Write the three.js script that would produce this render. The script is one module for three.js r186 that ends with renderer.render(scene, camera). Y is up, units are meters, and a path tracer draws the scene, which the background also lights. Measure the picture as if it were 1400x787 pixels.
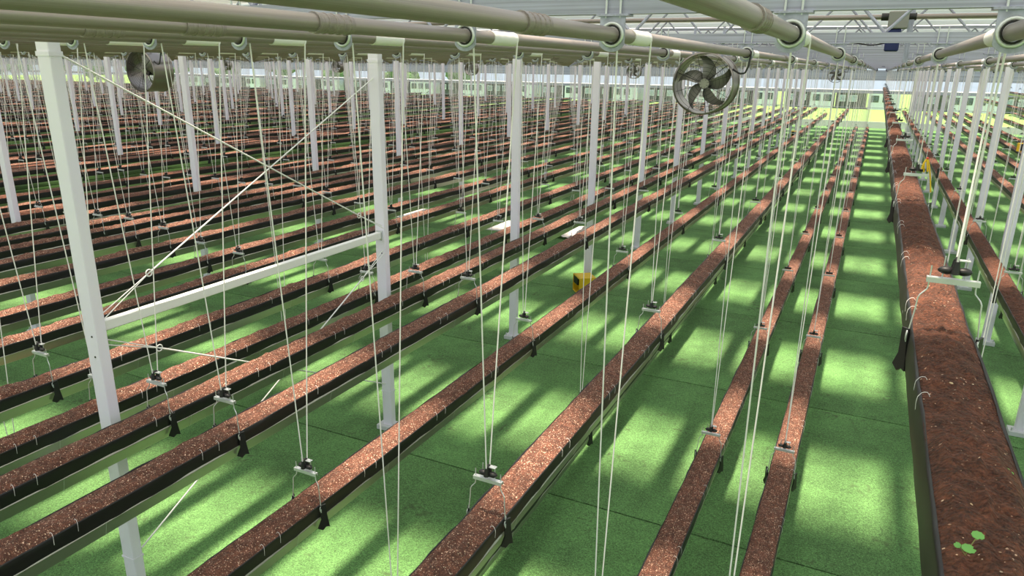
import * as THREE from 'three';
import { mergeGeometries } from 'three/addons/utils/BufferGeometryUtils.js';
import { RoundedBoxGeometry } from 'three/addons/geometries/RoundedBoxGeometry.js';

// ------------------------------------------------------------------ camera, sky, sun, exposure
const H = 4.936;                                   // eye height above the floor
const F = 983.19, PITCH = 0.2985, YAW = 0.45279, ROLL = 0.014155;
const scene = new THREE.Scene();
const camera = new THREE.PerspectiveCamera(2 * Math.atan(393.5 / F) * 180 / Math.PI, 1400 / 787, 0.1, 400);
camera.position.set(0, H, 0);
camera.rotation.order = 'YXZ';
camera.rotation.set(-PITCH, YAW, ROLL);
scene.background = new THREE.Color().setRGB(0.83, 0.90, 1.0);
scene.backgroundIntensity = 1.3;
const sun = new THREE.DirectionalLight(new THREE.Color().setRGB(1, 0.84, 0.66), 15.4);
sun.position.set(-0.13 * 60 - 25, 60, 0.05 * 60 - 30);
sun.target.position.set(-25, 0, -30);
sun.castShadow = true; sun.shadow.radius = 9;
Object.assign(sun.shadow.camera, { left: -130, right: 130, top: 90, bottom: -90, near: 1, far: 120 });
sun.shadow.mapSize.set(4096, 4096);
scene.add(sun, sun.target);
const renderer = new THREE.WebGLRenderer({ antialias: true });
renderer.toneMapping = THREE.LinearToneMapping;
renderer.toneMappingExposure = 0.78;
renderer.shadowMap.enabled = true;

// ------------------------------------------------------------------ helpers
let seed = 12345;
const rnd = () => { seed |= 0; seed = seed + 0x6D2B79F5 | 0; let t = Math.imul(seed ^ seed >>> 15, 1 | seed); t = t + Math.imul(t ^ t >>> 7, 61 | t) ^ t; return ((t ^ t >>> 14) >>> 0) / 4294967296; };
const rr = (a, b) => a + (b - a) * rnd();
const hash = (i, j) => { let n = Math.imul(i, 374761393) + Math.imul(j, 668265263) | 0; n = Math.imul(n ^ n >>> 13, 1274126177); return ((n ^ n >>> 16) >>> 0) / 4294967296; };
const smooth = t => t * t * (3 - 2 * t);
function vnoise(x, y, px = 0, py = 0) {            // value noise, optional period
  const i = Math.floor(x), j = Math.floor(y), u = smooth(x - i), v = smooth(y - j);
  const w = (a, p) => p ? ((a % p) + p) % p : a;
  const a = hash(w(i, px), w(j, py)), b = hash(w(i + 1, px), w(j, py)), c = hash(w(i, px), w(j + 1, py)), d = hash(w(i + 1, px), w(j + 1, py));
  return (a + (b - a) * u) * (1 - v) + (c + (d - c) * u) * v;
}
const lin = (r, g, b) => new THREE.Color().setRGB(r, g, b);
const taken = new Map();
function numbered(n) { const k = taken.get(n) ?? 0; taken.set(n, k + 1); return k ? n + '_' + String(k).padStart(3, '0') : n; }
function shade(o) { o.traverse(m => { if (m.isMesh) m.castShadow = m.receiveShadow = true; }); return o; }
function obj(name, geoms, mat, parent = scene) {
  const g = Array.isArray(geoms) ? (geoms.length > 1 ? mergeGeometries(geoms.map(q => q.index ? q.toNonIndexed() : q)) : geoms[0]) : geoms;
  const m = new THREE.Mesh(g, mat); m.name = parent === scene ? numbered(name) : name; m.castShadow = m.receiveShadow = true; parent.add(m); return m;
}
function thing(name, label, category, [x, y, z] = [0, 0, 0], group) {
  const o = new THREE.Group(); o.name = numbered(name); o.position.set(x, y, z); o.userData = { label, category };
  if (group) o.userData.group = group; scene.add(o); return o;
}
function tag(o, label, category, group) { o.userData.label = label; o.userData.category = category; if (group) o.userData.group = group; return o; }
function struct(o) { o.userData.kind = 'structure'; return o; }
function place(src, name, [x, y, z], label, group) {
  const o = src.clone(); o.name = numbered(name); o.position.set(x, y, z); o.userData = { ...src.userData };
  if (label) o.userData.label = label; if (group) o.userData.group = group; scene.add(o); return o;
}
const bx = (w, h, d, x = 0, y = 0, z = 0) => new THREE.BoxGeometry(w, h, d).translate(x, y, z);
const rbx = (w, h, d, r, x = 0, y = 0, z = 0) => new RoundedBoxGeometry(w, h, d, 1, r).translate(x, y, z);
function rod(a, b, r, n = 6, open = false) {       // straight cylinder between two points
  const A = new THREE.Vector3(...a), B = new THREE.Vector3(...b), d = B.clone().sub(A), L = d.length();
  const g = new THREE.CylinderGeometry(r, r, L, n, 1, open);
  g.applyQuaternion(new THREE.Quaternion().setFromUnitVectors(new THREE.Vector3(0, 1, 0), d.normalize()));
  return g.translate((A.x + B.x) / 2, (A.y + B.y) / 2, (A.z + B.z) / 2);
}
function path(pts, r, seg = 12, n = 6) { return new THREE.TubeGeometry(new THREE.CatmullRomCurve3(pts.map(p => new THREE.Vector3(...p)), false, 'catmullrom', 0.1), seg, r, n); }
// where a point of the place falls in the frame of the photograph: only used to leave out repeats that the photograph shows nothing of
function seen(x, y, z, margin = 220) {
  const X = x, Y = y - H, Z = z, fd = -X * Math.sin(YAW) - Z * Math.cos(YAW), a = X * Math.cos(YAW) - Z * Math.sin(YAW);
  const c = fd * Math.cos(PITCH) - Y * Math.sin(PITCH), b = Y * Math.cos(PITCH) + fd * Math.sin(PITCH);
  if (c < 0.3) return null;
  const px = 700 + F * a / c, py = 393.5 - F * b / c;
  return px > -margin && px < 1400 + margin && py > -margin && py < 787 + margin ? c : null;
}

// ------------------------------------------------------------------ textures and materials
function tex(w, h, fn, srgb = true) {
  const d = new Uint8Array(w * h * 4);
  for (let y = 0; y < h; y++) for (let x = 0; x < w; x++) { const c = fn(x, y), o = (y * w + x) * 4; d[o] = c[0]; d[o + 1] = c[1]; d[o + 2] = c[2]; d[o + 3] = 255; }
  const t = new THREE.DataTexture(d, w, h); t.wrapS = t.wrapT = THREE.RepeatWrapping; t.magFilter = THREE.LinearFilter; t.minFilter = THREE.LinearMipmapLinearFilter; t.generateMipmaps = true;
  if (srgb) t.colorSpace = THREE.SRGBColorSpace; t.needsUpdate = true; return t;
}
const clamp = v => Math.max(0, Math.min(255, v));
const SOIL = 1024, SOILH = 512;
function soilTexture(speck, fibre, base, salt) {
  const chips = new Float32Array(SOIL * SOILH), hue = new Float32Array(SOIL * SOILH);
  seed = salt;
  for (let n = 0; n < fibre; n++) {                // fibres and crumbs
    let x = rnd() * SOIL, y = rnd() * SOILH, a = rnd() * 6.283; const L = 4 + rnd() * 26, v = (rnd() - 0.55) * 0.55;
    for (let s = 0; s < L; s++) { chips[((y | 0) & (SOILH - 1)) * SOIL + ((x | 0) & (SOIL - 1))] += v; x += Math.cos(a); y += Math.sin(a); a += (rnd() - 0.5) * 0.4; x = (x + SOIL) % SOIL; y = (y + SOILH) % SOILH; }
  }
  for (let n = 0; n < speck; n++) {                // pale grains
    const cx = rnd() * SOIL, cy = rnd() * SOILH, r = 1.0 + rnd() * rnd() * 3.2, v = 0.5 + rnd() * 0.9;
    for (let j = -4; j <= 4; j++) for (let i = -4; i <= 4; i++) if (i * i + j * j < r * r) hue[(((cy + j) | 0) & (SOILH - 1)) * SOIL + (((cx + i) | 0) & (SOIL - 1))] = v;
  }
  return tex(SOIL, SOILH, (x, y) => {
    const n = vnoise(x / 128 * 4, y / 128 * 4, 32, 16) * 0.5 + vnoise(x / 8, y / 8, 128, 64) * 0.6 + vnoise(x / 3, y / 3) * 0.55 - 0.82;
    const m = 1 + n * 0.62 + Math.max(-0.6, Math.min(0.8, chips[y * SOIL + x])), s = hue[y * SOIL + x];
    return [clamp(base[0] * m + s * 105), clamp(base[1] * m + s * 108), clamp(base[2] * m + s * 98)];
  });
}
const soilSpeckled = soilTexture(3600, 9000, [97, 62, 49], 77);
const soilFibrous = soilTexture(330, 15000, [88, 53, 38], 99);
const soilBump = tex(512, 256, (x, y) => { const v = 255 * (vnoise(x / 9, y / 9, 0, 0) * 0.45 + vnoise(x / 3, y / 3) * 0.55); return [v, v, v]; }, false);
const matGreen = tex(2048, 2048, (x, y) => {       // six metres of green ground cloth
  const tuft = vnoise(x / 2, y / 2, 1024, 1024) * 0.6 + vnoise(x / 5, y / 3.2, 0, 640) * 0.4 - 0.5;
  const pile = hash(x * 7 + 3, y * 13 + 1) - 0.5, big = vnoise(x / 256, y / 256, 8, 8) * 0.6 + vnoise(x / 64, y / 64, 32, 32) * 0.4 - 0.5;
  const dirt = Math.max(0, vnoise(x / 128 + 40, y / 128, 16, 16) * vnoise(x / 16, y / 16, 128, 128) - 0.56) * 1.9;
  const m = 1 + tuft * 0.75 + pile * 0.45 + big * 0.30;
  return [clamp((89 * m) * (1 - dirt) + 62 * dirt), clamp((130 * m) * (1 - dirt) + 74 * dirt), clamp((75 * m) * (1 - dirt) + 48 * dirt)];
});
const matBump = tex(1024, 1024, (x, y) => { const v = 255 * (0.5 * vnoise(x / 2, y / 2, 512, 512) + 0.5 * hash(x, y * 3)); return [v, v, v]; }, false);
const zincTex = tex(512, 512, (x, y) => {
  const n = vnoise(x / 16, y / 64, 32, 8) * 0.5 + vnoise(x / 40, y / 40) * 0.35 + vnoise(x / 5, y / 5) * 0.25 - 0.55, v = 1 + n * 0.34;
  return [clamp(168 * v), clamp(170 * v), clamp(190 * v)];
});
const tubeTex = tex(512, 512, (x, y) => {
  const n = vnoise(x / 32, y / 32, 16, 16) * 0.5 + vnoise(x / 6, y / 90, 0, 0) * 0.3 + vnoise(x / 4, y / 4, 128, 128) * 0.3 - 0.55, v = 1 + n * 0.26;
  return [clamp(150 * v), clamp(140 * v), clamp(136 * v)];
});
const std = (o) => new THREE.MeshStandardMaterial(o);
const M = {
  soilSpeckled: std({ map: soilSpeckled, bumpMap: soilBump, bumpScale: 0.012, roughness: 0.95 }),
  soilFibrous: std({ map: soilFibrous, bumpMap: soilBump, bumpScale: 0.02, roughness: 0.95 }),
  green: std({ map: matGreen, bumpMap: matBump, bumpScale: 0.008, roughness: 0.95 }),
  earth: std({ color: lin(0.02, 0.025, 0.018), roughness: 1 }),
  zinc: std({ map: zincTex, roughness: 0.5, metalness: 0.25 }),
  tube: std({ map: tubeTex, roughness: 0.36, metalness: 0.35 }),
  bright: std({ color: lin(0.66, 0.69, 0.70), roughness: 0.35, metalness: 0.55 }),
  white: std({ color: lin(0.86, 0.82, 0.95), roughness: 0.42 }),
  whiteBar: std({ color: lin(0.84, 0.84, 0.84), roughness: 0.45 }),
  cord: std({ color: lin(0.88, 0.85, 0.85), roughness: 0.7 }),
  black: std({ color: lin(0.012, 0.012, 0.013), roughness: 0.45 }),
  film: std({ color: lin(0.008, 0.008, 0.009), roughness: 0.42 }),
  trough: std({ color: lin(0.40, 0.40, 0.35), roughness: 0.3, metalness: 0.8 }),
  screen: new THREE.MeshPhysicalMaterial({ color: lin(0.86, 0.91, 0.96), roughness: 1, transmission: 0.35, thickness: 0, side: THREE.DoubleSide }),
  glass: new THREE.MeshPhysicalMaterial({ color: lin(0.96, 1.0, 1.0), roughness: 0.03, transmission: 1, thickness: 0, side: THREE.DoubleSide }),
  plinth: std({ color: lin(0.62, 0.64, 0.66), roughness: 0.8 }),
  fan: std({ color: lin(0.27, 0.25, 0.235), roughness: 0.28, metalness: 0.85 }),
  fanDark: std({ color: lin(0.30, 0.29, 0.27), roughness: 0.4, metalness: 0.5 }),
  yellow: std({ color: lin(0.80, 0.52, 0.015), roughness: 0.45 }),
  navy: std({ color: lin(0.01, 0.018, 0.11), roughness: 0.5 }),
  greyBox: std({ color: lin(0.26, 0.26, 0.24), roughness: 0.5 }),
  grass: std({ color: lin(0.25, 0.40, 0.10), roughness: 1 }),
  cabin: std({ color: lin(0.72, 0.72, 0.92), roughness: 0.7 }),
  cabinDark: std({ color: lin(0.05, 0.055, 0.07), roughness: 0.5 }),
  paper: std({ color: lin(0.80, 0.76, 0.76), roughness: 0.7, side: THREE.DoubleSide }),
  leaf: std({ color: lin(0.16, 0.42, 0.09), roughness: 0.6, side: THREE.DoubleSide }),
  stem: std({ color: lin(0.30, 0.28, 0.10), roughness: 0.7 }),
  wood: std({ color: lin(0.62, 0.46, 0.28), roughness: 0.8 }),
  foliage: std({ color: lin(0.09, 0.17, 0.045), roughness: 0.9 }),
  bark: std({ color: lin(0.10, 0.07, 0.05), roughness: 0.9 }),
  red: std({ color: lin(0.5, 0.05, 0.02), roughness: 0.5 }),
};

// ------------------------------------------------------------------ layout of the place (metres; the rows run along z)
const SEC = 4.0, GZ = i => -3.522 - SEC * i, NG = 17;     // girder lines
const BAY = 8.07, PX = j => 2.508 - BAY * j;              // post rows
const KX = k => 0.434 - 0.807 * k;                        // lifting tubes and gutters
const ENDZ = -66, WALLZ = -75, TUBEY = H + 0.152, CHORDY = H + 0.245;
const KMIN = -16, KMAX = 150;
const barDepth = new Map([[0, 0.92], [1, 4.04], [2, 4.04], [3, 2.66], [4, 4.10], [5, 3.05], [6, 2.62], [7, 2.64], [8, 2.76], [9, 2.68], [10, 4.02], [11, 2.79], [12, 2.72], [13, 2.57], [14, 2.50], [15, 2.52], [16, 2.56], [17, 2.53], [-1, 4.04], [-2, 2.65], [-3, 4.0], [-4, 2.75], [-5, 2.62], [-6, 2.6], [-8, 1.5], [-10, 1.0]]);
seed = 4242;
for (let k = KMIN; k <= KMAX; k++) { const r = rnd(), q = Math.round(r * 8) * 0.03; if (!barDepth.has(k)) barDepth.set(k, 2.48 + q); }
const barY = k => H - barDepth.get(k), rimY = k => barY(k) - 0.25;

// words that single out one of a long row: counted from the raised gutter, bay by bay between the post rows, or from the end wall
const WORDS = ['', 'first', 'second', 'third', 'fourth', 'fifth', 'sixth', 'seventh', 'eighth', 'ninth', 'tenth', 'eleventh', 'twelfth', 'thirteenth', 'fourteenth', 'fifteenth', 'sixteenth', 'seventeenth', 'eighteenth', 'nineteenth', 'twentieth', 'twenty-first', 'twenty-second'];
const spot = (k, noun) => k > 0 && k <= 7 ? WORDS[k] + ' ' + noun + ' from the raised gutter' : k > 7 ? WORDS[(k - 8) % 10 + 1] + ' ' + noun + ' in ' + WORDS[Math.floor((k - 8) / 10) + 1] + ' bay beyond the bracing' : k >= -2 ? WORDS[-k] + ' ' + noun + ' outward from the raised gutter' : WORDS[(-3 - k) % 10 + 1] + ' ' + noun + ' in ' + WORDS[Math.floor((-3 - k) / 10) + 1] + ' outer bay';
const fromWall = i => WORDS[NG - i] + ' from the end wall';

// ------------------------------------------------------------------ floor, outdoor ground, walls
{
  const f = struct(obj('floor', bx(180, 0.2, 100, -55, -0.112, -30), M.earth));
  tag(f, 'dark earth under the green ground cloth', 'floor');
  for (let i = -4; i < 18; i++) {                 // strips of ground cloth laid across the house, with open seams
    const z1 = -3.06 - SEC * i, z0 = z1 - SEC + 0.022, g = new THREE.BoxGeometry(158, 0.012, z1 - z0, 1, 1, 1).translate(-53, -0.006, (z0 + z1) / 2);
    const p = g.attributes.position, uv = g.attributes.uv;
    for (let n = 0; n < p.count; n++) uv.setXY(n, p.getX(n) / 6 + i * 0.37, p.getZ(n) / 6);
    obj('ground_cloth_strip', g, M.green, f);
  }
  const gr = struct(obj('floor', [bx(420, 0.3, 150, -60, -0.36, -150 - 0.5), bx(160, 0.3, 120, -213, -0.36, -20), bx(160, 0.3, 120, 108, -0.36, -20), bx(180, 0.3, 60, -55, -0.36, 51)], M.grass));
  tag(gr, 'sunlit yellow-green grass outside the greenhouse', 'grass');
}
function glassWall(name, x0, z0, x1, z1, label) {  // posts, rails and panes between two corners
  const len = Math.hypot(x1 - x0, z1 - z0), ang = Math.atan2(-(z1 - z0), x1 - x0);
  const w = new THREE.Group(); w.name = name; w.position.set(x0, 0, z0); w.rotation.y = ang; w.userData = { label, category: 'wall', kind: 'structure' }; scene.add(w);
  obj('plinth', bx(len, 0.56, 0.16, len / 2, 0.28, 0), M.plinth, w);
  obj('rail', bx(len, 0.26, 0.12, len / 2, 3.17, 0), M.zinc, w);
  obj('rail', bx(len, 0.05, 0.06, len / 2, 1.78, 0), M.zinc, w);
  obj('rail', bx(len, 0.9, 0.10, len / 2, 4.62, 0), M.zinc, w);
  obj('rail', bx(len, 0.10, 0.12, len / 2, 6.0, 0), M.zinc, w);
  const n = Math.round(len / 4.055), s = len / n, post = bx(0.1, 6, 0.1), bar = bx(0.03, 2.5, 0.03), p1 = bx(s - 0.1, 2.45, 0.006), p2 = bx(s - 0.1, 0.84, 0.006), p3 = bx(s - 0.1, 0.86, 0.006);
  for (let i = 0; i <= n; i++) { const m = obj('post', post, M.white, w); m.position.set(i * s, 3, 0.02); }
  for (let i = 0; i < n; i++) {
    const a = obj('pane', p1, M.glass, w); a.position.set((i + 0.5) * s, 1.80, 0.0);
    const b = obj('pane', p2, M.glass, w); b.position.set((i + 0.5) * s, 3.73, 0.0);
    const c = obj('pane', p3, M.glass, w); c.position.set((i + 0.5) * s, 5.5, 0.0);
    const d = obj('glazing_bar', bar, M.white, w); d.position.set((i + 0.5) * s, 1.8, 0.02);
  }
}
glassWall('wall_back', -132, WALLZ, 26, WALLZ, 'far glass end wall with white posts and grey rails');
glassWall('wall_right', 26, WALLZ, 26, 14, 'glass side wall beyond the right post rows');
glassWall('wall_left', -132, 14, -132, WALLZ, 'distant glass side wall beyond the last gutters');

// ------------------------------------------------------------------ shade screens: a white cloth in every section, drawn back from each girder
{
  const z0 = -1.98, z1 = -3.92, N = 24, X0 = -132, X1 = 26, Y = H + 1.12;
  const pos = [], idx = [], uv = [];
  for (let i = 0; i <= N; i++) { const z = z0 + (z1 - z0) * i / N, y = (i % 2 ? -0.012 : 0.012) + (i === 0 || i === N ? -0.03 : 0); pos.push(X0, y, z, X1, y, z); uv.push(0, i / N, 1, i / N); }
  for (let i = 0; i < N; i++) idx.push(2 * i, 2 * i + 1, 2 * i + 2, 2 * i + 1, 2 * i + 3, 2 * i + 2);
  const g = new THREE.BufferGeometry(); g.setAttribute('position', new THREE.Float32BufferAttribute(pos, 3)); g.setAttribute('uv', new THREE.Float32BufferAttribute(uv, 2)); g.setIndex(idx); g.computeVertexNormals();
  const hem = [rod([X0, -0.05, z0], [X1, -0.05, z0], 0.022, 8)], pleats = [];
  for (let i = 0; i < 4; i++) pleats.push(bx(X1 - X0, 0.10, 0.006, (X0 + X1) / 2, -0.06, z1 + 0.02 + i * 0.025));
  const weave = [], W = 0.035;
  for (const [za, dir] of [[z0, 1], [z1, -1]]) for (let n = 0, d = 0.006; n < 9; n++) { weave.push(bx(X1 - X0, 0.002, W, (X0 + X1) / 2, 0, za + dir * (d + W / 2))); d += W + 0.006 + n * 0.0085; }
  for (let i = -4; i < NG; i++) {
    const t = thing('shade_screen', 'white pleated shade cloth under the roof, ' + fromWall(i), 'shade screen', [0, Y, GZ(i)], 'shade screens under the roof');
    obj('cloth', g, M.screen, t); obj('edge_bar', hem, M.bright, t); obj('folded_edge', pleats, M.screen, t); obj('open_weave_edge', weave, M.screen, t);
  }
}

// ------------------------------------------------------------------ trellis girders on the posts
function xRange(z, y) {                            // how far along a girder line the frame reaches
  let a = null, b = null; for (let x = -130; x <= 25; x += 0.5) if (seen(x, y, z, 260)) { a ??= x; b = x; } return a === null ? null : [a - 1, b + 1];
}
for (let i = 0; i < NG; i++) {
  const z = GZ(i), R = xRange(z, CHORDY + (i ? 0 : 0)) ?? [-8, 3], [a, b] = R, TOP = 0.72, PITCHX = 1.158;
  const t = thing('trellis_girder', i === 1 ? 'galvanised lattice girder above the large open fan' : 'galvanised lattice girder on white posts, ' + fromWall(i), 'girder', [0, CHORDY, z], 'lattice girders');
  obj('bottom_chord', bx(b - a, 0.088, 0.06, (a + b) / 2, 0.044, 0), M.zinc, t);
  obj('top_chord', bx(b - a, 0.06, 0.06, (a + b) / 2, TOP, 0), M.zinc, t);
  const far = [], up = rod([0, 0.088, 0], [PITCHX / 2, TOP - 0.03, 0], 0.016, 6), dn = rod([0, 0.088, 0], [-PITCHX / 2, TOP - 0.03, 0], 0.016, 6);
  for (let n = Math.ceil((a + 0.02) / PITCHX); n * PITCHX - 0.02 < b - 0.6; n++) for (const g of [up, dn]) {
    const x = -0.02 + n * PITCHX;
    if (i < 4 && seen(x, CHORDY, z, 120)) { const m = obj('lattice_brace', g, M.zinc, t); m.position.x = x; } else far.push(g.clone().translate(x, 0, 0));
  }
  if (far.length) obj('lattice_braces', far, M.zinc, t).userData.kind = 'stuff';
}

// ------------------------------------------------------------------ posts
{
  const src = new THREE.Group(), SH = CHORDY - 0.05;
  obj('shaft', rbx(0.15, SH, 0.10, 0.012, 0, 0.05 + SH / 2, 0), M.white, src);
  obj('base_plate', rbx(0.30, 0.07, 0.22, 0.008, 0, 0.035, 0), M.plinth, src);
  for (const s of [-1, 1]) obj('anchor_bolt', new THREE.CylinderGeometry(0.012, 0.012, 0.05, 6).translate(s * 0.115, 0.09, 0.07), M.bright, src);
  const list = [];
  for (let j = -2; j < 17; j++) for (let i = 0; i < NG; i++) { let c = null; for (const y of [0.2, 2.5, H]) c ??= seen(PX(j), y, GZ(i)); if (c) list.push([j, i, c]); }
  list.sort((p, q) => p[2] - q[2]);
  const rest = [];
  list.forEach(([j, i], n) => {
    const p = [PX(j), 0, GZ(i)];
    if (n >= 300) { rest.push(p); return; }
    let label, group;
    if (j === 1 && i === 0) label = 'white post with two bolt holes, at the bolted end of the horizontal brace bar';
    else if (j === 1 && i === 1) label = 'white post at the far end of the horizontal brace bar';
    else if (j === 1 && i === 3) label = 'white post standing behind the yellow crate';
    else { label = 'white steel post, ' + fromWall(i) + ' in ' + (j === 1 ? 'the braced row' : j === 0 ? 'the row beside the raised gutter' : j < 0 ? 'the ' + WORDS[-j] + ' outer row' : 'the ' + WORDS[j - 1] + ' row beyond the bracing'); group = j === 1 ? 'posts of the braced row' : j === 0 ? 'posts beside the raised gutter' : j < 0 ? 'outer posts past the raised gutter' : 'posts beyond the bracing'; }
    const o = place(src, 'support_post', p, label, group); o.userData.category = 'post';
    if (j === 1 && i < 2) {
      obj('clamp_band', bx(0.158, 0.035, 0.108, 0, H + 0.045, 0), M.white, o); obj('clamp_band', bx(0.158, 0.02, 0.108, 0, H - 4.35, 0), M.white, o);
      for (const y of [H - 2.30, H - 2.12]) obj('bolt_hole', new THREE.CylinderGeometry(0.009, 0.009, 0.004, 8).rotateX(Math.PI / 2).translate(0.02, y - 0.06, 0.052), M.black, o);
    }
  });
  if (rest.length) {
    const m = new THREE.InstancedMesh(bx(0.15, CHORDY, 0.1, 0, CHORDY / 2, 0), M.white, rest.length); m.name = 'far_posts';
    rest.forEach((p, n) => m.setMatrixAt(n, new THREE.Matrix4().makeTranslation(...p))); m.userData = { label: 'white posts too far off to count near the end wall', category: 'posts', kind: 'stuff' }; m.castShadow = m.receiveShadow = true; scene.add(m);
  }
  // wind bracing between the first two posts of the row
  const x = PX(1) + 0.02, za = GZ(0), zb = GZ(1);
  const bar = thing('brace_bar', 'white horizontal brace bar bolted between the two braced posts', 'brace bar', [PX(1), H - 2.12, 0]);
  obj('bar', rbx(0.07, 0.09, za - zb - 0.13, 0.01, 0, 0, (za + zb) / 2), M.whiteBar, bar);
  for (const [z, s] of [[za, -1], [zb, 1]]) obj('end_bracket', bx(0.09, 0.12, 0.012, 0, 0, z + s * 0.058), M.bright, bar);
  const rods = [[0.03, za, -2.02, zb, 'thin white brace rod falling from post head to brace bar', 1], [-2.03, za, -0.16, zb, 'thin white brace rod rising from brace bar to far post head', 0], [-2.24, za, -4.23, zb, 'thin white brace rod falling below the brace bar to far post foot', 0], [-4.29, za, -2.35, zb, 'thin white brace rod rising from near post foot to brace bar', 1]];
  for (const [ya, z1, yb, z2, label, late] of rods) {
    const t = thing('brace_rod', label, 'brace rod', [x, H, 0]);
    const q = late ? 0.035 : -0.02, A = [q, ya, z1 - 0.06], B = [q, yb, z2 + 0.06], at = u => [q, ya + (yb - ya) * u, A[2] + (B[2] - A[2]) * u];
    const e = late ? 0.88 : 0.13;
    obj('rod', late ? [rod(A, at(e), 0.008)] : [rod(at(e), B, 0.008)], M.whiteBar, t);
    obj('forked_end', late ? [rod(at(e), [q + 0.012, B[1], B[2]], 0.005), rod(at(e), [q - 0.012, B[1] + 0.03, B[2]], 0.005)] : [rod(A, at(e), 0.005), rod([q + 0.012, A[1] - 0.05, A[2]], at(e), 0.005)], M.whiteBar, t);
    const ring = new THREE.TorusGeometry(0.03, 0.006, 6, 14).rotateY(Math.PI / 2); obj('eye', ring.translate(...at(e)), M.whiteBar, t);
  }
}

// ------------------------------------------------------------------ lifting tubes above each gutter
function startZ(x, y) { let z = 2; while (z > ENDZ + 4 && !seen(x, y, z, 200)) z -= 1; return z; }

{
  const cyl = new Map();
  const winding = rod([0, 0, 0.27], [0, 0, -0.03], 0.0385, 14), wedge = rod([0, 0, -0.24], [0, 0, -0.30], 0.038, 14);
  const sleeve = [rod([0, 0, 0], [0, 0, -0.03], 0.041, 14), rod([0, 0, -0.03], [0, 0, -0.22], 0.0375, 14)];
  for (let n = 0; n < 4; n++) sleeve.push(new THREE.TorusGeometry(0.037, 0.004, 5, 14).translate(0, 0, -0.06 - n * 0.045));
  const sleeveG = mergeGeometries(sleeve.map(g => g.toNonIndexed()));
  const gear = mergeGeometries([rod([0, 0, 0], [0, 0, -0.06], 0.13, 10), bx(0.1, 0.3, 0.08, 0.05, 0.05, -0.05)].map(g => g.toNonIndexed()));
  for (let k = KMIN; k <= KMAX; k++) {
    const x = KX(k); let zs = k >= -2 && k <= 9 ? 2 : Math.ceil((startZ(x, TUBEY)) / 4) * 4; if (zs <= ENDZ + 6) continue;
    const key = zs + (k >= -4 && k < 14 ? 'n' : 'f');
    if (!cyl.has(key)) cyl.set(key, rod([0, 0, zs], [0, 0, ENDZ - 2], 0.034, k >= -4 && k < 14 ? 18 : 8));
    const near = k >= 0 && k <= 8;
    const label = k === 0 ? 'grey lifting tube directly above the raised gutter' : 'grey lifting tube over the ' + spot(k, 'gutter');
    const t = thing('lifting_tube', label, 'tube', [x, TUBEY, 0], 'lifting tubes under the girders');
    obj('tube', cyl.get(key), M.tube, t);
    for (let i = 0; i < 5; i++) if (k > -12 && k < 30 && seen(x, TUBEY, GZ(i), 60)) { const m = obj('cord_winding', winding, M.cord, t); m.position.z = GZ(i) - 0.50; }
    for (let i = 0; i < 3; i++) if (k > -4 && k < 14) { const m = obj('coupling_sleeve', sleeveG, M.tube, t); m.position.z = -2.3 - i * 8 - (k % 3) * 0.08; }
    obj('drive_gear', gear, M.black, t).position.z = ENDZ - 1.2;
  }
  // bearings under the girders
  const src = new THREE.Group();
  const sh = new THREE.Shape(); sh.moveTo(-0.062, 0.093); sh.lineTo(0.062, 0.093); sh.lineTo(0.062, -0.045); sh.quadraticCurveTo(0.04, -0.078, 0, -0.078); sh.quadraticCurveTo(-0.04, -0.078, -0.062, -0.045); sh.closePath();
  const hole = new THREE.Path(); hole.absarc(0, 0, 0.04, 0, 6.2832, true); sh.holes.push(hole);
  obj('plate', new THREE.ExtrudeGeometry(sh, { depth: 0.008, bevelEnabled: false, curveSegments: 10 }), M.zinc, src);
  obj('ring', new THREE.TorusGeometry(0.052, 0.009, 6, 20).translate(0, 0, 0.010), M.bright, src);
  obj('bush', new THREE.TorusGeometry(0.041, 0.005, 6, 20).translate(0, 0, 0.012), M.black, src);
  obj('flange', bx(0.16, 0.01, 0.08, 0, 0.088, -0.02), M.zinc, src);
  for (const s of [-1, 1]) obj('clamp_bolt', new THREE.CylinderGeometry(0.006, 0.006, 0.15, 6).translate(s * 0.035, 0.15, 0.004), M.bright, src);
  const simple = obj('tube_bearing', [bx(0.124, 0.15, 0.01, 0, 0.018, 0), new THREE.TorusGeometry(0.052, 0.012, 5, 10)], M.zinc, new THREE.Group());
  const list = [];
  for (let k = KMIN; k <= KMAX; k++) for (let i = 0; i < NG; i++) { const c = seen(KX(k), TUBEY, GZ(i), 60); if (c) list.push([k, i, c]); }
  list.sort((p, q) => p[2] - q[2]);
  const rest = [];
  list.forEach(([k, i], n) => {
    const p = [KX(k), TUBEY, GZ(i) + 0.036];
    if (n >= 300) { rest.push(p); return; }
    const o = place(n < 60 ? src : simple, 'tube_bearing', p, 'ring bearing, girder ' + fromWall(i) + ', ' + (k ? spot(k, 'tube') : 'tube of the raised gutter'), 'ring bearings under the girders'); o.userData.category = 'bearing';
  });
  const m = new THREE.InstancedMesh(bx(0.124, 0.15, 0.02), M.zinc, rest.length); m.name = 'far_bearings'; m.castShadow = m.receiveShadow = true;
  rest.forEach((p, n) => m.setMatrixAt(n, new THREE.Matrix4().makeTranslation(...p))); m.userData = { label: 'ring bearings on the most distant girders', category: 'bearings', kind: 'stuff' }; scene.add(m);
}

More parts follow.
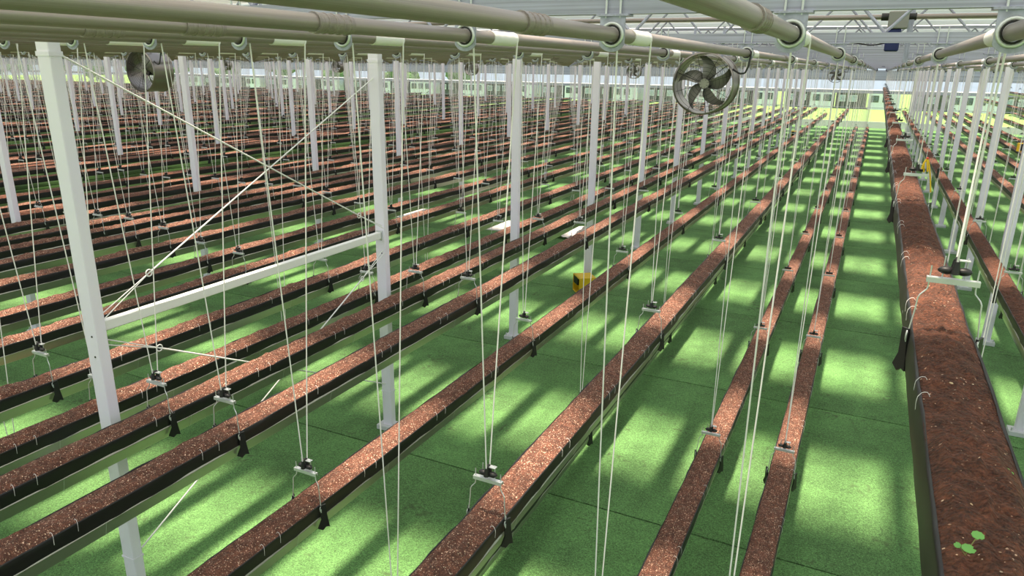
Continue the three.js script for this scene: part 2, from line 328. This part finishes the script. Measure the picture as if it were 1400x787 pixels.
// ------------------------------------------------------------------ growing gutters
const gutterWhere = k => k === 0 ? 'the raised gutter' : 'the ' + spot(k, 'gutter');
function strip(profile, zs, ze, step, rough, seamU, salt) {   // sweep a cross section along z, with unevenness
  const n = Math.max(1, Math.round((zs - ze) / step)), m = profile.length, pos = [], uv = [], idx = [];
  for (let i = 0; i <= n; i++) {
    const z = zs + (ze - zs) * i / n;
    for (let j = 0; j < m; j++) { const [x, y, u] = profile[j], [dx, dy] = rough ? rough(z, x, j, salt) : [0, 0]; pos.push(x + dx, y + dy, z); uv.push(-z / 1.2 + salt * 0.371, u / 0.6 + salt * 0.13); }
  }
  for (let i = 0; i < n; i++) for (let j = 0; j < m - 1; j++) { const a = i * m + j; idx.push(a, a + 1, a + m, a + 1, a + m + 1, a + m); }
  const g = new THREE.BufferGeometry(); g.setAttribute('position', new THREE.Float32BufferAttribute(pos, 3)); g.setAttribute('uv', new THREE.Float32BufferAttribute(uv, 2)); g.setIndex(idx); g.computeVertexNormals(); return g;
}
const troughP = [[-0.118, -0.10, 0], [-0.130, -0.118, 0.01], [-0.132, -0.123, 0.02], [-0.129, -0.127, 0.03], [-0.122, -0.130, 0.04], [-0.107, -0.216, 0.14], [-0.092, -0.228, 0.16], [0.092, -0.228, 0.32], [0.107, -0.216, 0.34], [0.122, -0.130, 0.44], [0.129, -0.127, 0.45], [0.132, -0.123, 0.46], [0.130, -0.118, 0.47], [0.118, -0.10, 0.48]];
const troughFar = [[-0.124, -0.10, 0], [-0.105, -0.22, 0.14], [0.105, -0.22, 0.34], [0.124, -0.10, 0.48]];
const mound = (n) => Array.from({ length: n + 1 }, (_, j) => { const s = j / n * 2 - 1; return [s * 0.125, 0.022 - 0.036 * Math.pow(Math.abs(s), 2.8), j / n * 0.25]; });
const soilRough = (amp) => (z, x, j, salt) => { const e = 1 - Math.pow(Math.abs(x) / 0.126, 4); return [0, e * (amp * (vnoise(z * 2.1, salt * 7.3) - 0.5) * 1.6 + amp * (vnoise(z * 11 + salt, x * 34 + salt * 3) - 0.5) + amp * 0.55 * (vnoise(z * 38, x * 90 + salt) - 0.5))]; };
const filmSide = (s, long) => (long ? [[s * 0.118, -0.012, 0], [s * 0.126, -0.004, 0.02], [s * 0.133, -0.020, 0.04], [s * 0.136, -0.08, 0.10], [s * 0.135, -0.14, 0.16], [s * 0.124, -0.205, 0.22]] : [[s * 0.118, -0.012, 0], [s * 0.124, -0.004, 0.02], [s * 0.130, -0.012, 0.04], [s * 0.131, -0.045, 0.07], [s * 0.128, -0.085, 0.10], [s * 0.127, -0.122, 0.13]]).sort((a, b) => s > 0 ? a[2] - b[2] : b[2] - a[2]);
const filmRough = (z, x, j, salt) => { const s = Math.sign(x), w = vnoise(z * 3.3 + salt * 5, j * 0.6 + salt) - 0.5, v = vnoise(z * 9, j + salt * 2) - 0.5; return [s * (w * 0.010 + v * 0.005), (w * 0.008 + v * 0.006) * (Math.abs(x) > 0.12 ? 1.2 : 0.6)]; };
const clipG = {};
for (const s of [-1, 1]) clipG[s] = path([[s * 0.096, 0.002, 0], [s * 0.104, 0.018, 0], [s * 0.122, 0.016, 0], [s * 0.136, -0.004, 0.004], [s * 0.138, -0.030, 0.006], [s * 0.135, -0.062, 0.006]], 0.0013, 12, 5);
const strapG = {};
for (const s of [-1, 1]) strapG[s] = path([[s * 0.1365, -0.112, 0], [s * 0.131, -0.135, 0], [s * 0.110, -0.217, 0], [s * 0.094, -0.231, 0]], 0.0016, 8, 5);
const farCache = new Map();
for (let k = KMIN; k <= KMAX; k++) {
  const x = KX(k), y = rimY(k); let zs = k >= -1 && k <= 10 ? 1.5 : startZ(x, y) + 3; zs = Math.min(1.5, Math.ceil(zs / 2) * 2); if (zs <= ENDZ + 3) continue;
  const near = k >= -4 && k <= 17, where = gutterWhere(k);
  const label = k === 0 ? 'raised gutter of brown substrate with a seedling, hung highest of all' : 'hanging gutter of brown substrate, ' + spot(k, 'gutter');
  const t = thing('growing_gutter', label, 'gutter', [x, y, 0], k ? 'growing gutters in parallel rows' : undefined);
  const fib = k === 0 || k === -2 || (k > 17 && k % 3 === 0), soilMat = fib ? M.soilFibrous : M.soilSpeckled, salt = k + 20;
  if (near) {
    const ze = Math.max(-24, ENDZ), cut = Math.min(zs, -0.2);
    obj('trough', strip(troughP, zs, ENDZ, 4, null, 0, salt), M.trough, t);
    const deep = k === 0 ? 0.030 : 0.028;
    const parts = cut > ze + 1 ? [strip(mound(12), zs, ze, k === 0 ? 0.018 : 0.03, soilRough(deep), 0, salt), strip(mound(12), ze, ENDZ, 0.2, soilRough(deep), 0, salt)] : [strip(mound(8), zs, ENDZ, 0.2, soilRough(deep), 0, salt)];
    obj('substrate', parts, soilMat, t);
    obj('plastic_film', [strip(filmSide(1, k === 0), zs, Math.min(ze, zs - 1), 0.08, filmRough, 0, salt), strip(filmSide(-1, k === 0), zs, Math.min(ze, zs - 1), 0.08, filmRough, 0, salt), strip(filmSide(1, k === 0), Math.min(ze, zs - 1), ENDZ, 0.5, filmRough, 0, salt), strip(filmSide(-1, k === 0), Math.min(ze, zs - 1), ENDZ, 0.5, filmRough, 0, salt)], M.film, t);
    obj('end_cap', bx(0.23, 0.21, 0.01, 0, -0.115, ENDZ + 0.005), M.black, t);
    if (k >= 0 && k <= 9) {
      const sides = k === 0 ? [-1] : [1];
      for (const s of sides) for (let n = 0; n < 16; n++) {
        const z = -0.6 - (k % 4) * 0.23 - n * 1.16; if (z > zs || !seen(x, y, z, 20)) continue;
        for (const d of [0, 0.16]) obj('wire_clip', clipG[s], M.cord, t).position.z = z - d;
        if (n % 1 === 0) obj('trough_tie', strapG[s], M.bright, t).position.z = z - 0.34;
      }
    }
  } else {
    const key = zs, v = ((k % 4) + 4) % 4;
    if (!farCache.has(key + '/' + v)) farCache.set(key + '/' + v, [strip(troughFar, zs, ENDZ, 30, null, 0, v), strip(mound(4), zs, ENDZ, 0.5, soilRough(0.03), 0, v * 5 + 3), mergeGeometries([strip(filmSide(1).filter((_, n) => n % 2), zs, ENDZ, 1.2, filmRough, 0, v), strip(filmSide(-1).filter((_, n) => n % 2), zs, ENDZ, 1.2, filmRough, 0, v)])]);
    const [a, b, c] = farCache.get(key + '/' + v);
    obj('trough', a, M.trough, t); obj('substrate', b, soilMat, t); obj('plastic_film', c, M.film, t);
  }
}
M.trough.side = M.film.side = M.soilSpeckled.side = M.soilFibrous.side = THREE.DoubleSide;

// ------------------------------------------------------------------ hangers: crossbar, pulley and cords down from the tubes
{
  const HZ = -0.235;                               // hanger sits just beyond its girder
  const hook = s => path([[s * 0.095, 0.065, 0], [s * 0.095, -0.03, 0], [s * 0.098, -0.05, 0.002], [s * 0.128, -0.085, 0.01], [s * 0.132, -0.16, 0.012], [s * 0.142, -0.262, 0.016]], 0.0038, 18, 6);
  const H_ = {
    bar: mergeGeometries([bx(0.215, 0.004, 0.030, 0, 0.011, 0), bx(0.215, 0.024, 0.004, 0, 0, 0.014), bx(0.215, 0.024, 0.004, 0, 0, -0.014)]),
    hookL: hook(-1), hookR: hook(1),
    lobes: mergeGeometries([-1, 1].map(s => new THREE.SphereGeometry(0.026, 10, 8).scale(1.35, 0.72, 0.85).translate(s * 0.035, 0.05, 0)).concat([new THREE.CylinderGeometry(0.012, 0.02, 0.06, 8).translate(0, 0.07, 0.022), new THREE.CylinderGeometry(0.012, 0.02, 0.06, 8).translate(0, 0.07, -0.022)])),
    wheel: new THREE.TorusGeometry(0.024, 0.009, 8, 18).rotateY(Math.PI / 2).translate(0, 0.085, 0),
    bolt: new THREE.CylinderGeometry(0.0035, 0.0035, 0.115, 6), plate: bx(0.05, 0.004, 0.035, 0.03, 0.10, -0.01),
    buckle: s => mergeGeometries([new THREE.TorusGeometry(0.018, 0.005, 5, 12).scale(0.8, 1.4, 1).rotateY(Math.PI / 2.4).translate(s * 0.145, -0.285, 0.014), rbx(0.006, 0.034, 0.022, 0.002, s * 0.146, -0.30, 0.014)].map(g => g.index ? g.toNonIndexed() : g)),
  };
  const tail = s => {
    const sh = new THREE.Shape(); sh.moveTo(-0.024, 0.03); sh.lineTo(0.022, 0.035); sh.lineTo(0.028, -0.06); sh.lineTo(0.044, -0.175); sh.lineTo(0.014, -0.168); sh.lineTo(-0.012, -0.192); sh.lineTo(-0.050, -0.168); sh.lineTo(-0.020, -0.10); sh.closePath();
    return new THREE.ExtrudeGeometry(sh, { depth: 0.012, bevelEnabled: false }).rotateY(s * (Math.PI / 2 - 0.55)).translate(s * 0.146, -0.285, 0.0);
  };
  const tailG = { '-1': tail(-1), 1: tail(1) };
  const cordsFor = L => [rod([0, 0.085, 0.024], [0.0, L, 0.19], 0.0048, 5), rod([0, 0.085, -0.024], [0.036, L, -0.28], 0.0048, 5)];
  const midMetal = mergeGeometries([bx(0.215, 0.024, 0.03).toNonIndexed(), rod([-0.095, 0, 0], [-0.135, -0.26, 0.01], 0.004, 4).toNonIndexed(), rod([0.095, 0, 0], [0.135, -0.26, 0.01], 0.004, 4).toNonIndexed(), bx(0.012, 0.05, 0.02, 0.146, -0.29, 0.012).toNonIndexed()]);
  const midPulley = mergeGeometries([bx(0.13, 0.035, 0.04, 0, 0.05, 0), bx(0.016, 0.06, 0.06, 0, 0.085, 0)]), midBlack = mergeGeometries([bx(0.13, 0.035, 0.04, 0, 0.05, 0).toNonIndexed(), bx(0.016, 0.06, 0.06, 0, 0.085, 0).toNonIndexed(), tailG[1]].map(g => { g.deleteAttribute('uv'); return g; }));
  const cordCache = new Map();
  const cord = L => { const q = Math.round(L * 100); if (!cordCache.has(q)) cordCache.set(q, cordsFor(L)); return cordCache.get(q); };
  const list = [];
  for (let k = KMIN; k <= KMAX; k++) for (let i = 0; i < NG - 1; i++) {
    const x = KX(k), z = GZ(i) + HZ, y = barY(k); let c = null;
    for (const f of [0, 0.15, 0.3, 0.5, 0.75, 1]) c ??= seen(x, y + (TUBEY - y) * f, z, 60);
    if (c && z > ENDZ) list.push([k, i, c]);
  }
  list.sort((p, q) => p[2] - q[2]);
  const rest = [];
  list.forEach(([k, i], n) => {
    const L = TUBEY - barY(k), p = [KX(k), barY(k), GZ(i) + HZ];
    if (n >= 300) { rest.push([...p, L]); return; }
    const where = gutterWhere(k);
    const t = thing('gutter_hanger', 'corded pulley hanger, ' + fromWall(i) + ', ' + (k ? spot(k, 'gutter') : 'raised gutter'), 'hanger', p, 'hangers of ' + where);
    const [c1, c2] = cord(L);
    if (n < 46) {
      obj('crossbar', H_.bar, M.bright, t); obj('hook_rod', H_.hookL, M.bright, t); obj('hook_rod', H_.hookR, M.bright, t);
      const b = obj('pulley_block', H_.lobes, M.black, t); obj('pulley_wheel', H_.wheel, M.black, b);
      for (const s of [-1, 1]) { const m = obj('bolt', H_.bolt, M.bright, t); m.position.set(s * 0.045, 0.055, -0.012); }
      obj('top_plate', H_.plate, M.bright, t);
      for (const s of [-1, 1]) { obj('buckle', H_.buckle(s), M.bright, t); obj('strap_tail', tailG[s], M.black, t); }
      obj('cord', c1, M.cord, t); obj('cord', c2, M.cord, t);
    } else { obj('crossbar', midMetal, M.bright, t); obj('pulley_block', midPulley, M.black, t); obj('strap_tail', tailG[1], M.black, t); obj('cord', c1, M.cord, t); obj('cord', c2, M.cord, t); }
  });
  const farC = new THREE.InstancedMesh(mergeGeometries([rod([0, 0, 0.0], [0, 1, 0.19], 0.0055, 3, true), rod([0, 0, 0], [0.036, 1, -0.28], 0.0055, 3, true)]), M.cord, rest.length); farC.name = 'far_hanger_cords';
  const farB = new THREE.InstancedMesh(midBlack, M.black, rest.length); farB.name = 'far_hanger_pulleys';
  const farM = new THREE.InstancedMesh(midMetal, M.bright, rest.length); farM.name = 'far_hanger_crossbars';
  rest.forEach(([x, y, z, L], n) => {
    farC.setMatrixAt(n, new THREE.Matrix4().makeScale(1, L - 0.05, 1).setPosition(x, y + 0.05, z));
    const T = new THREE.Matrix4().makeTranslation(x, y, z); farB.setMatrixAt(n, T); farM.setMatrixAt(n, T);
  });
  [[farC, 'white cords'], [farB, 'black pulleys and strap tails'], [farM, 'pale crossbars']].forEach(([m, w]) => { m.userData = { label: w + ' of the distant gutter hangers, too many to count', category: 'hangers', kind: 'stuff' }; m.castShadow = m.receiveShadow = true; scene.add(m); });
}

// ------------------------------------------------------------------ fans under the girders
{
  const src = new THREE.Group(), R = 0.285, D = 0.34;
  const prof = [[R, 0], [R + 0.014, 0.006], [R + 0.014, 0.02], [R + 0.004, 0.03], [R + 0.004, D - 0.03], [R + 0.014, D - 0.02], [R + 0.014, D], [R, D], [R - 0.004, D - 0.01], [R - 0.004, 0.01], [R, 0]];
  obj('drum', new THREE.LatheGeometry(prof.map(p => new THREE.Vector2(...p)), 48).rotateX(-Math.PI / 2), M.fan, src);
  obj('hub', new THREE.CylinderGeometry(0.048, 0.05, 0.05, 24).rotateX(Math.PI / 2).translate(0, 0, -0.10), M.fan, src);
  obj('motor', new THREE.CylinderGeometry(0.06, 0.06, 0.16, 18).rotateX(Math.PI / 2).translate(0, 0, -0.22), M.black, src);
  const blade = (() => {                           // a broad swept blade, pitched like a propeller
    const n = 10, m = 6, pos = [], idx = [];
    for (let i = 0; i <= n; i++) { const f = i / n, r = 0.045 + (R - 0.065) * f, w = 0.34 + 0.42 * Math.sin(f * 2.6), sweep = 0.55 * f * f;
      for (let j = 0; j <= m; j++) { const u = j / m - 0.5, a = sweep + u * w * (0.30 + 0.55 * (1 - f)) / Math.max(f * 0.75 + 0.25, 0.3) * 1.15; pos.push(Math.cos(a) * r, Math.sin(a) * r, -0.12 + u * (0.10 - 0.05 * f)); } }
    for (let i = 0; i < n; i++) for (let j = 0; j < m; j++) { const a = i * (m + 1) + j; idx.push(a, a + m + 1, a + 1, a + 1, a + m + 1, a + m + 2); }
    const front = new THREE.BufferGeometry(); front.setAttribute('position', new THREE.Float32BufferAttribute(pos, 3)); front.setIndex(idx); front.computeVertexNormals();
    const back = front.clone().translate(0, 0, -0.004); back.setIndex(idx.map((_, q) => idx[q - q % 3 + 2 - q % 3])); back.computeVertexNormals(); return mergeGeometries([front, back]);
  })();
  for (let n = 0; n < 5; n++) { const m = obj('blade', blade, M.fanDark, src); m.rotation.z = n * 6.2832 / 5 - 0.05; }
  const guard = [];
  for (let q = 1; q <= 6; q++) guard.push(new THREE.TorusGeometry(0.045 + q * 0.036, 0.0014, 4, 40).translate(0, 0, -0.045));
  for (let q = 0; q < 8; q++) { const a = q * 0.7854 + 0.3; guard.push(rod([0.03 * Math.cos(a), 0.03 * Math.sin(a), -0.045], [R * Math.cos(a), R * Math.sin(a), -0.045], 0.002, 5)); }
  obj('guard_grille', guard, M.black, src);
  for (let q = 0; q < 3; q++) { const a = q * 2.0944 + 0.68; obj('support_arm', rod([0.05 * Math.cos(a), 0.05 * Math.sin(a), -0.04], [R * Math.cos(a), R * Math.sin(a), -0.04], 0.004, 6), M.black, src); }
  for (const s of [-1, 1]) obj('hanger_strap', bx(0.025, 0.30, 0.004, s * 0.14, R - 0.03 + 0.13, -0.12), M.zinc, src);
  obj('power_lead', path([[R - 0.02, 0.14, -0.05], [R + 0.05, 0.10, -0.04], [R + 0.10, 0.105, -0.04], [R + 0.125, 0.17, -0.04], [R + 0.135, 0.27, -0.06], [R + 0.135, 0.37, -0.10]], 0.009, 24, 7), M.black, src);
  const spots = [[-1.555, GZ(1) + 0.12, 'large open steel fan with five dark blades hanging above the floor aisle'], [-9.66, GZ(1) + 0.12, 'polished steel drum fan seen from the side, beyond the nearest braced post']];
  for (let b = 0; b < 7; b++) spots.push([-1.545 - BAY * b, GZ(7) + 0.12, null]);
  for (const [x, z, label] of spots) { const o = place(src, 'ventilation_fan', [x, H - 0.135, z], label ?? 'small distant steel fan hanging under the girders', label ? undefined : 'distant ventilation fans'); o.userData.category = 'fan'; }
}

// ------------------------------------------------------------------ screen drive: gear motor and shaft
for (const [z, near] of [[-10.4, true], [-42.4, false]]) {
  const sft = tag(obj('drive_shaft', rod([-24, H + 0.64, z], [10, H + 0.64, z], 0.028, 10), M.tube), near ? 'grey screen-drive shaft passing through the grey gearbox' : 'distant grey screen-drive shaft under the roof', 'shaft');
  const t = thing('gear_motor', near ? 'grey gearbox with navy blue motor hanging behind a girder' : 'distant gearbox with navy blue motor under the roof', 'motor', [0.10, H + 0.64, z]);
  obj('gearbox', rbx(0.22, 0.20, 0.2, 0.015, 0, -0.04, 0), M.greyBox, t); obj('motor', rbx(0.16, 0.26, 0.16, 0.02, -0.03, -0.27, 0), M.navy, t);
  obj('bracket', bx(0.06, 0.62, 0.05, 0.14, -0.22, 0.0), M.zinc, t);
  for (const s of [-1, 1]) obj('coupling', rod([s * 0.11, 0, 0], [s * 0.19, 0, 0], 0.045, 10), M.black, t);
  obj('cable', path([[-0.10, -0.30, 0], [-0.25, -0.33, 0.02], [-0.45, -0.30, 0.02], [-0.7, -0.29, 0.02]], 0.008, 14, 5), M.black, t);
}

// ------------------------------------------------------------------ small things
{
  // seedling in the raised gutter
  const y0 = rimY(0) + 0.02, s = thing('seedling', 'small green seedling with round leaves sprouting from the raised gutter', 'seedling', [KX(0) - 0.075, y0, -1.87]);
  const leafG = (r) => { const sh = new THREE.Shape(); for (let q = 0; q <= 40; q++) { const a = q / 40 * 6.2832 - Math.PI / 2, d = r * (1 + 0.05 * Math.cos(a * 9)) * (Math.abs(a + Math.PI / 2) < 0.25 || a > 4.45 ? 0.72 : 1); q ? sh.lineTo(Math.cos(a) * d, Math.sin(a) * d) : sh.moveTo(Math.cos(a) * d, Math.sin(a) * d); } const g = new THREE.ExtrudeGeometry(sh, { depth: 0.0015, bevelEnabled: false }); const p = g.attributes.position; for (let n = 0; n < p.count; n++) { const d2 = p.getX(n) ** 2 + p.getY(n) ** 2; p.setZ(n, p.getZ(n) + d2 * 5); } g.computeVertexNormals(); return g.rotateX(-Math.PI / 2); };
  for (const [x, y, z, r, ry, tilt] of [[0.018, 0.056, -0.010, 0.014, 0.3, 0.25], [0.000, 0.030, 0.018, 0.0155, 2.0, 0.15], [-0.022, 0.026, 0.006, 0.008, 4.0, 0.5]]) {
    const st = obj('stalk', path([[0, 0, 0], [x * 0.5, y * 0.6, z * 0.5], [x, y, z]], 0.0014, 6, 5), M.stem, s);
    const lf = obj('leaf', leafG(r), M.leaf, st); lf.position.set(x, y, z); lf.rotation.set(tilt, ry, 0);
  }
  const w = thing('weed', 'tiny pale weed on the far edge of the raised gutter', 'weed', [KX(0) + 0.075, rimY(0) + 0.012, -2.38]);
  for (let q = 0; q < 4; q++) { const l = obj('leaf', leafG(0.009), M.leaf, w); l.position.set(0.011 * Math.cos(q * 1.6), 0.006 + q * 0.002, 0.011 * Math.sin(q * 1.6)); l.rotation.set(0.3, q * 1.6, 0.2); }
  seed = 31;
  for (const [x, z] of [[-0.065, -2.17], [-0.04, -2.13], [0.05, -2.52], [-0.02, -3.05], [0.07, -2.30]]) {
    const g = new THREE.IcosahedronGeometry(0.007, 0), p = g.attributes.position; g.scale(rr(0.8, 1.6), 0.5, rr(0.7, 1.5)); g.rotateY(rr(0, 3)); g.translate(KX(0) + x, rimY(0) + 0.022, z);
    tag(obj('wood_chip', g, M.wood), 'pale wood chip lying on the substrate of the raised gutter', 'wood chip', 'wood chips on the raised gutter');
  }
  // yellow strap looped on a hanger of the raised gutter
  const st = thing('lifting_strap', 'yellow strap looped over a hanger of the raised gutter', 'strap', [KX(0) + 0.055, barY(0) + 0.01, GZ(1) - 0.235]);
  obj('loop', [path([[0, 0.02, 0.02], [-0.01, 0.11, 0.02], [0.01, 0.15, 0.02], [0.03, 0.10, 0.02], [0.06, -0.02, 0.02], [0.085, -0.16, 0.02]], 0.007, 20, 6), path([[-0.02, 0.05, 0.03], [-0.015, 0.10, 0.03], [0.005, 0.145, 0.03], [0.02, 0.08, 0.03], [0.03, 0.03, 0.03]], 0.008, 16, 6)], M.yellow, st);
  obj('knot', new THREE.SphereGeometry(0.012, 8, 6).translate(0.01, 0.15, 0.025), M.red, st); obj('grip', rbx(0.02, 0.09, 0.03, 0.005, 0.115, 0.02, 0.01), M.black, st);
  // yellow crate at the foot of a braced-row post: lies on its side, open towards the row
  const crate = (x, z, ry, label, sc, y = 0) => {
    const t = thing('yellow_crate', label, 'crate', [x, y, z]); t.rotation.y = ry; t.scale.setScalar(sc);
    obj('shell', [bx(0.40, 0.012, 0.34, 0, 0.006, 0), bx(0.40, 0.012, 0.34, 0, 0.334, 0), bx(0.40, 0.32, 0.012, 0, 0.17, -0.164), bx(0.012, 0.32, 0.34, 0.194, 0.17, 0), bx(0.012, 0.32, 0.34, -0.194, 0.17, 0)], M.yellow, t);
    obj('rim', [bx(0.43, 0.02, 0.02, 0, 0.01, 0.17), bx(0.43, 0.02, 0.02, 0, 0.33, 0.17), bx(0.02, 0.32, 0.02, 0.205, 0.17, 0.17), bx(0.02, 0.32, 0.02, -0.205, 0.17, 0.17)], M.yellow, t);
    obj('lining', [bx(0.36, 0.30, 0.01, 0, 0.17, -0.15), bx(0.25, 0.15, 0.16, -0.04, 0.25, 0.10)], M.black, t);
    return t;
  };
  crate(-5.42, -14.95, -0.9, 'yellow crate with dark opening, standing at the foot of a white post', 1.15);
  crate(-5.47, -61.4, 0.4, 'distant yellow crate on the floor between the gutters by the end wall', 1.2);
  const hx = KX(-6), yb = crate(hx, -33.5, 0.2, 'yellow crate set on a gutter past the outer posts', 0.9, rimY(-6) + 0.02);
  // white panels and a crumpled sheet on the floor between the far gutters
  const panel = (x, z, w, d, ry, label) => { const t = obj('foam_panel', [rbx(w, 0.03, d, 0.006)], M.paper); t.position.set(x, 0.016, z); t.rotation.y = ry; tag(t, label, 'panel'); };
  panel(-10.4, -20.4, 0.75, 1.5, 0.1, 'white panel lying on the green floor between gutters, beside the post row');
  panel(-8.95, -20.6, 0.55, 1.7, -0.1, 'narrow white panel on the green floor beside the crumpled sheet');
  panel(-13.8, -20.7, 0.8, 1.6, 0.15, 'white panel on the floor at the foot of a far post');
  panel(-13.0, -22.4, 0.6, 1.9, -0.1, 'long white panel on the floor behind the other panels');
  seed = 5; const cg = new THREE.PlaneGeometry(0.9, 1.5, 26, 38).rotateX(-Math.PI / 2), cp = cg.attributes.position;
  for (let n = 0; n < cp.count; n++) { const x = cp.getX(n), z = cp.getZ(n); cp.setY(n, 0.02 + 0.16 * Math.max(0, vnoise(x * 4 + 9, z * 4) - 0.25) + 0.07 * vnoise(x * 13, z * 13)); cp.setX(n, x + 0.12 * (vnoise(z * 5, x * 2) - 0.5)); cp.setZ(n, z + 0.2 * (vnoise(x * 6, z * 3) - 0.5)); }
  cg.computeVertexNormals(); const cs = obj('crumpled_sheet', cg, M.paper); cs.position.set(-7.75, 0.005, -20.4); tag(cs, 'crumpled white plastic sheet on the green floor near a post', 'plastic sheet');
}

// ------------------------------------------------------------------ outside: cabins and trees beyond the end wall
{
  seed = 808;
  const wallG = {}, frames = bx(0.08, 0.9, 0.06);
  let n = 0;
  for (let x = -150; x < 34; n++) {
    const w = 3.2 + Math.round(rnd() * 3) * 0.9, dark = n % 2 === 1, h = 2.5;
    const t = thing('cabin', dark ? 'dark grey outdoor cabin seen through the end wall' : 'white outdoor cabin with windows seen through the end wall', 'cabin', [x + w / 2, -0.2, -119], dark ? 'dark cabins outside' : 'white cabins outside');
    obj('wall', bx(w - 0.1, h, 4, 0, h / 2, 0), dark ? M.cabinDark : M.cabin, t);
    obj('roof', bx(w + 0.1, 0.12, 4.3, 0, h + 0.06, 0), M.plinth, t);
    for (let q = 0; q < Math.floor(w / 1.5); q++) { const f = obj('window', bx(1.0, 0.9, 0.06, -w / 2 + 0.85 + q * 1.5, 1.45, 2.02), dark ? M.cabin : M.cabinDark, t); obj('pane', bx(0.84, 0.74, 0.02, -w / 2 + 0.85 + q * 1.5, 1.45, 2.06), M.glass, f); }
    x += w + (n % 4 === 2 ? 1.5 : 0.2);
  }
  for (let q = 0; q < 22; q++) {
    const x = -262 + q * 8.6 + rr(-0.6, 0.6), z = -134 - (q % 2) * 7, h = rr(4.5, 6.5), t = thing('tree', 'leafy green tree outside beyond the end wall', 'tree', [x, -0.2, z], 'trees outside beyond the end wall');
    obj('trunk', rod([0, 0, 0], [0, h * 0.5, 0], 0.16, 8), M.bark, t);
    const bl = []; for (let b = 0; b < 9; b++) { const g = new THREE.IcosahedronGeometry(rr(0.9, 1.7), 2), p = g.attributes.position; for (let v = 0; v < p.count; v++) { const s = 0.8 + 0.4 * vnoise(p.getX(v) * 3 + b, p.getY(v) * 3 + p.getZ(v) * 2); p.setXYZ(v, p.getX(v) * s, p.getY(v) * s, p.getZ(v) * s); } g.computeVertexNormals(); bl.push(g.translate(rr(-2, 2), h * 0.5 + rr(-0.6, 1.8), rr(-1.5, 1.5))); }
    obj('crown', bl, M.foliage, t);
  }
}
shade(scene);
renderer.render(scene, camera);
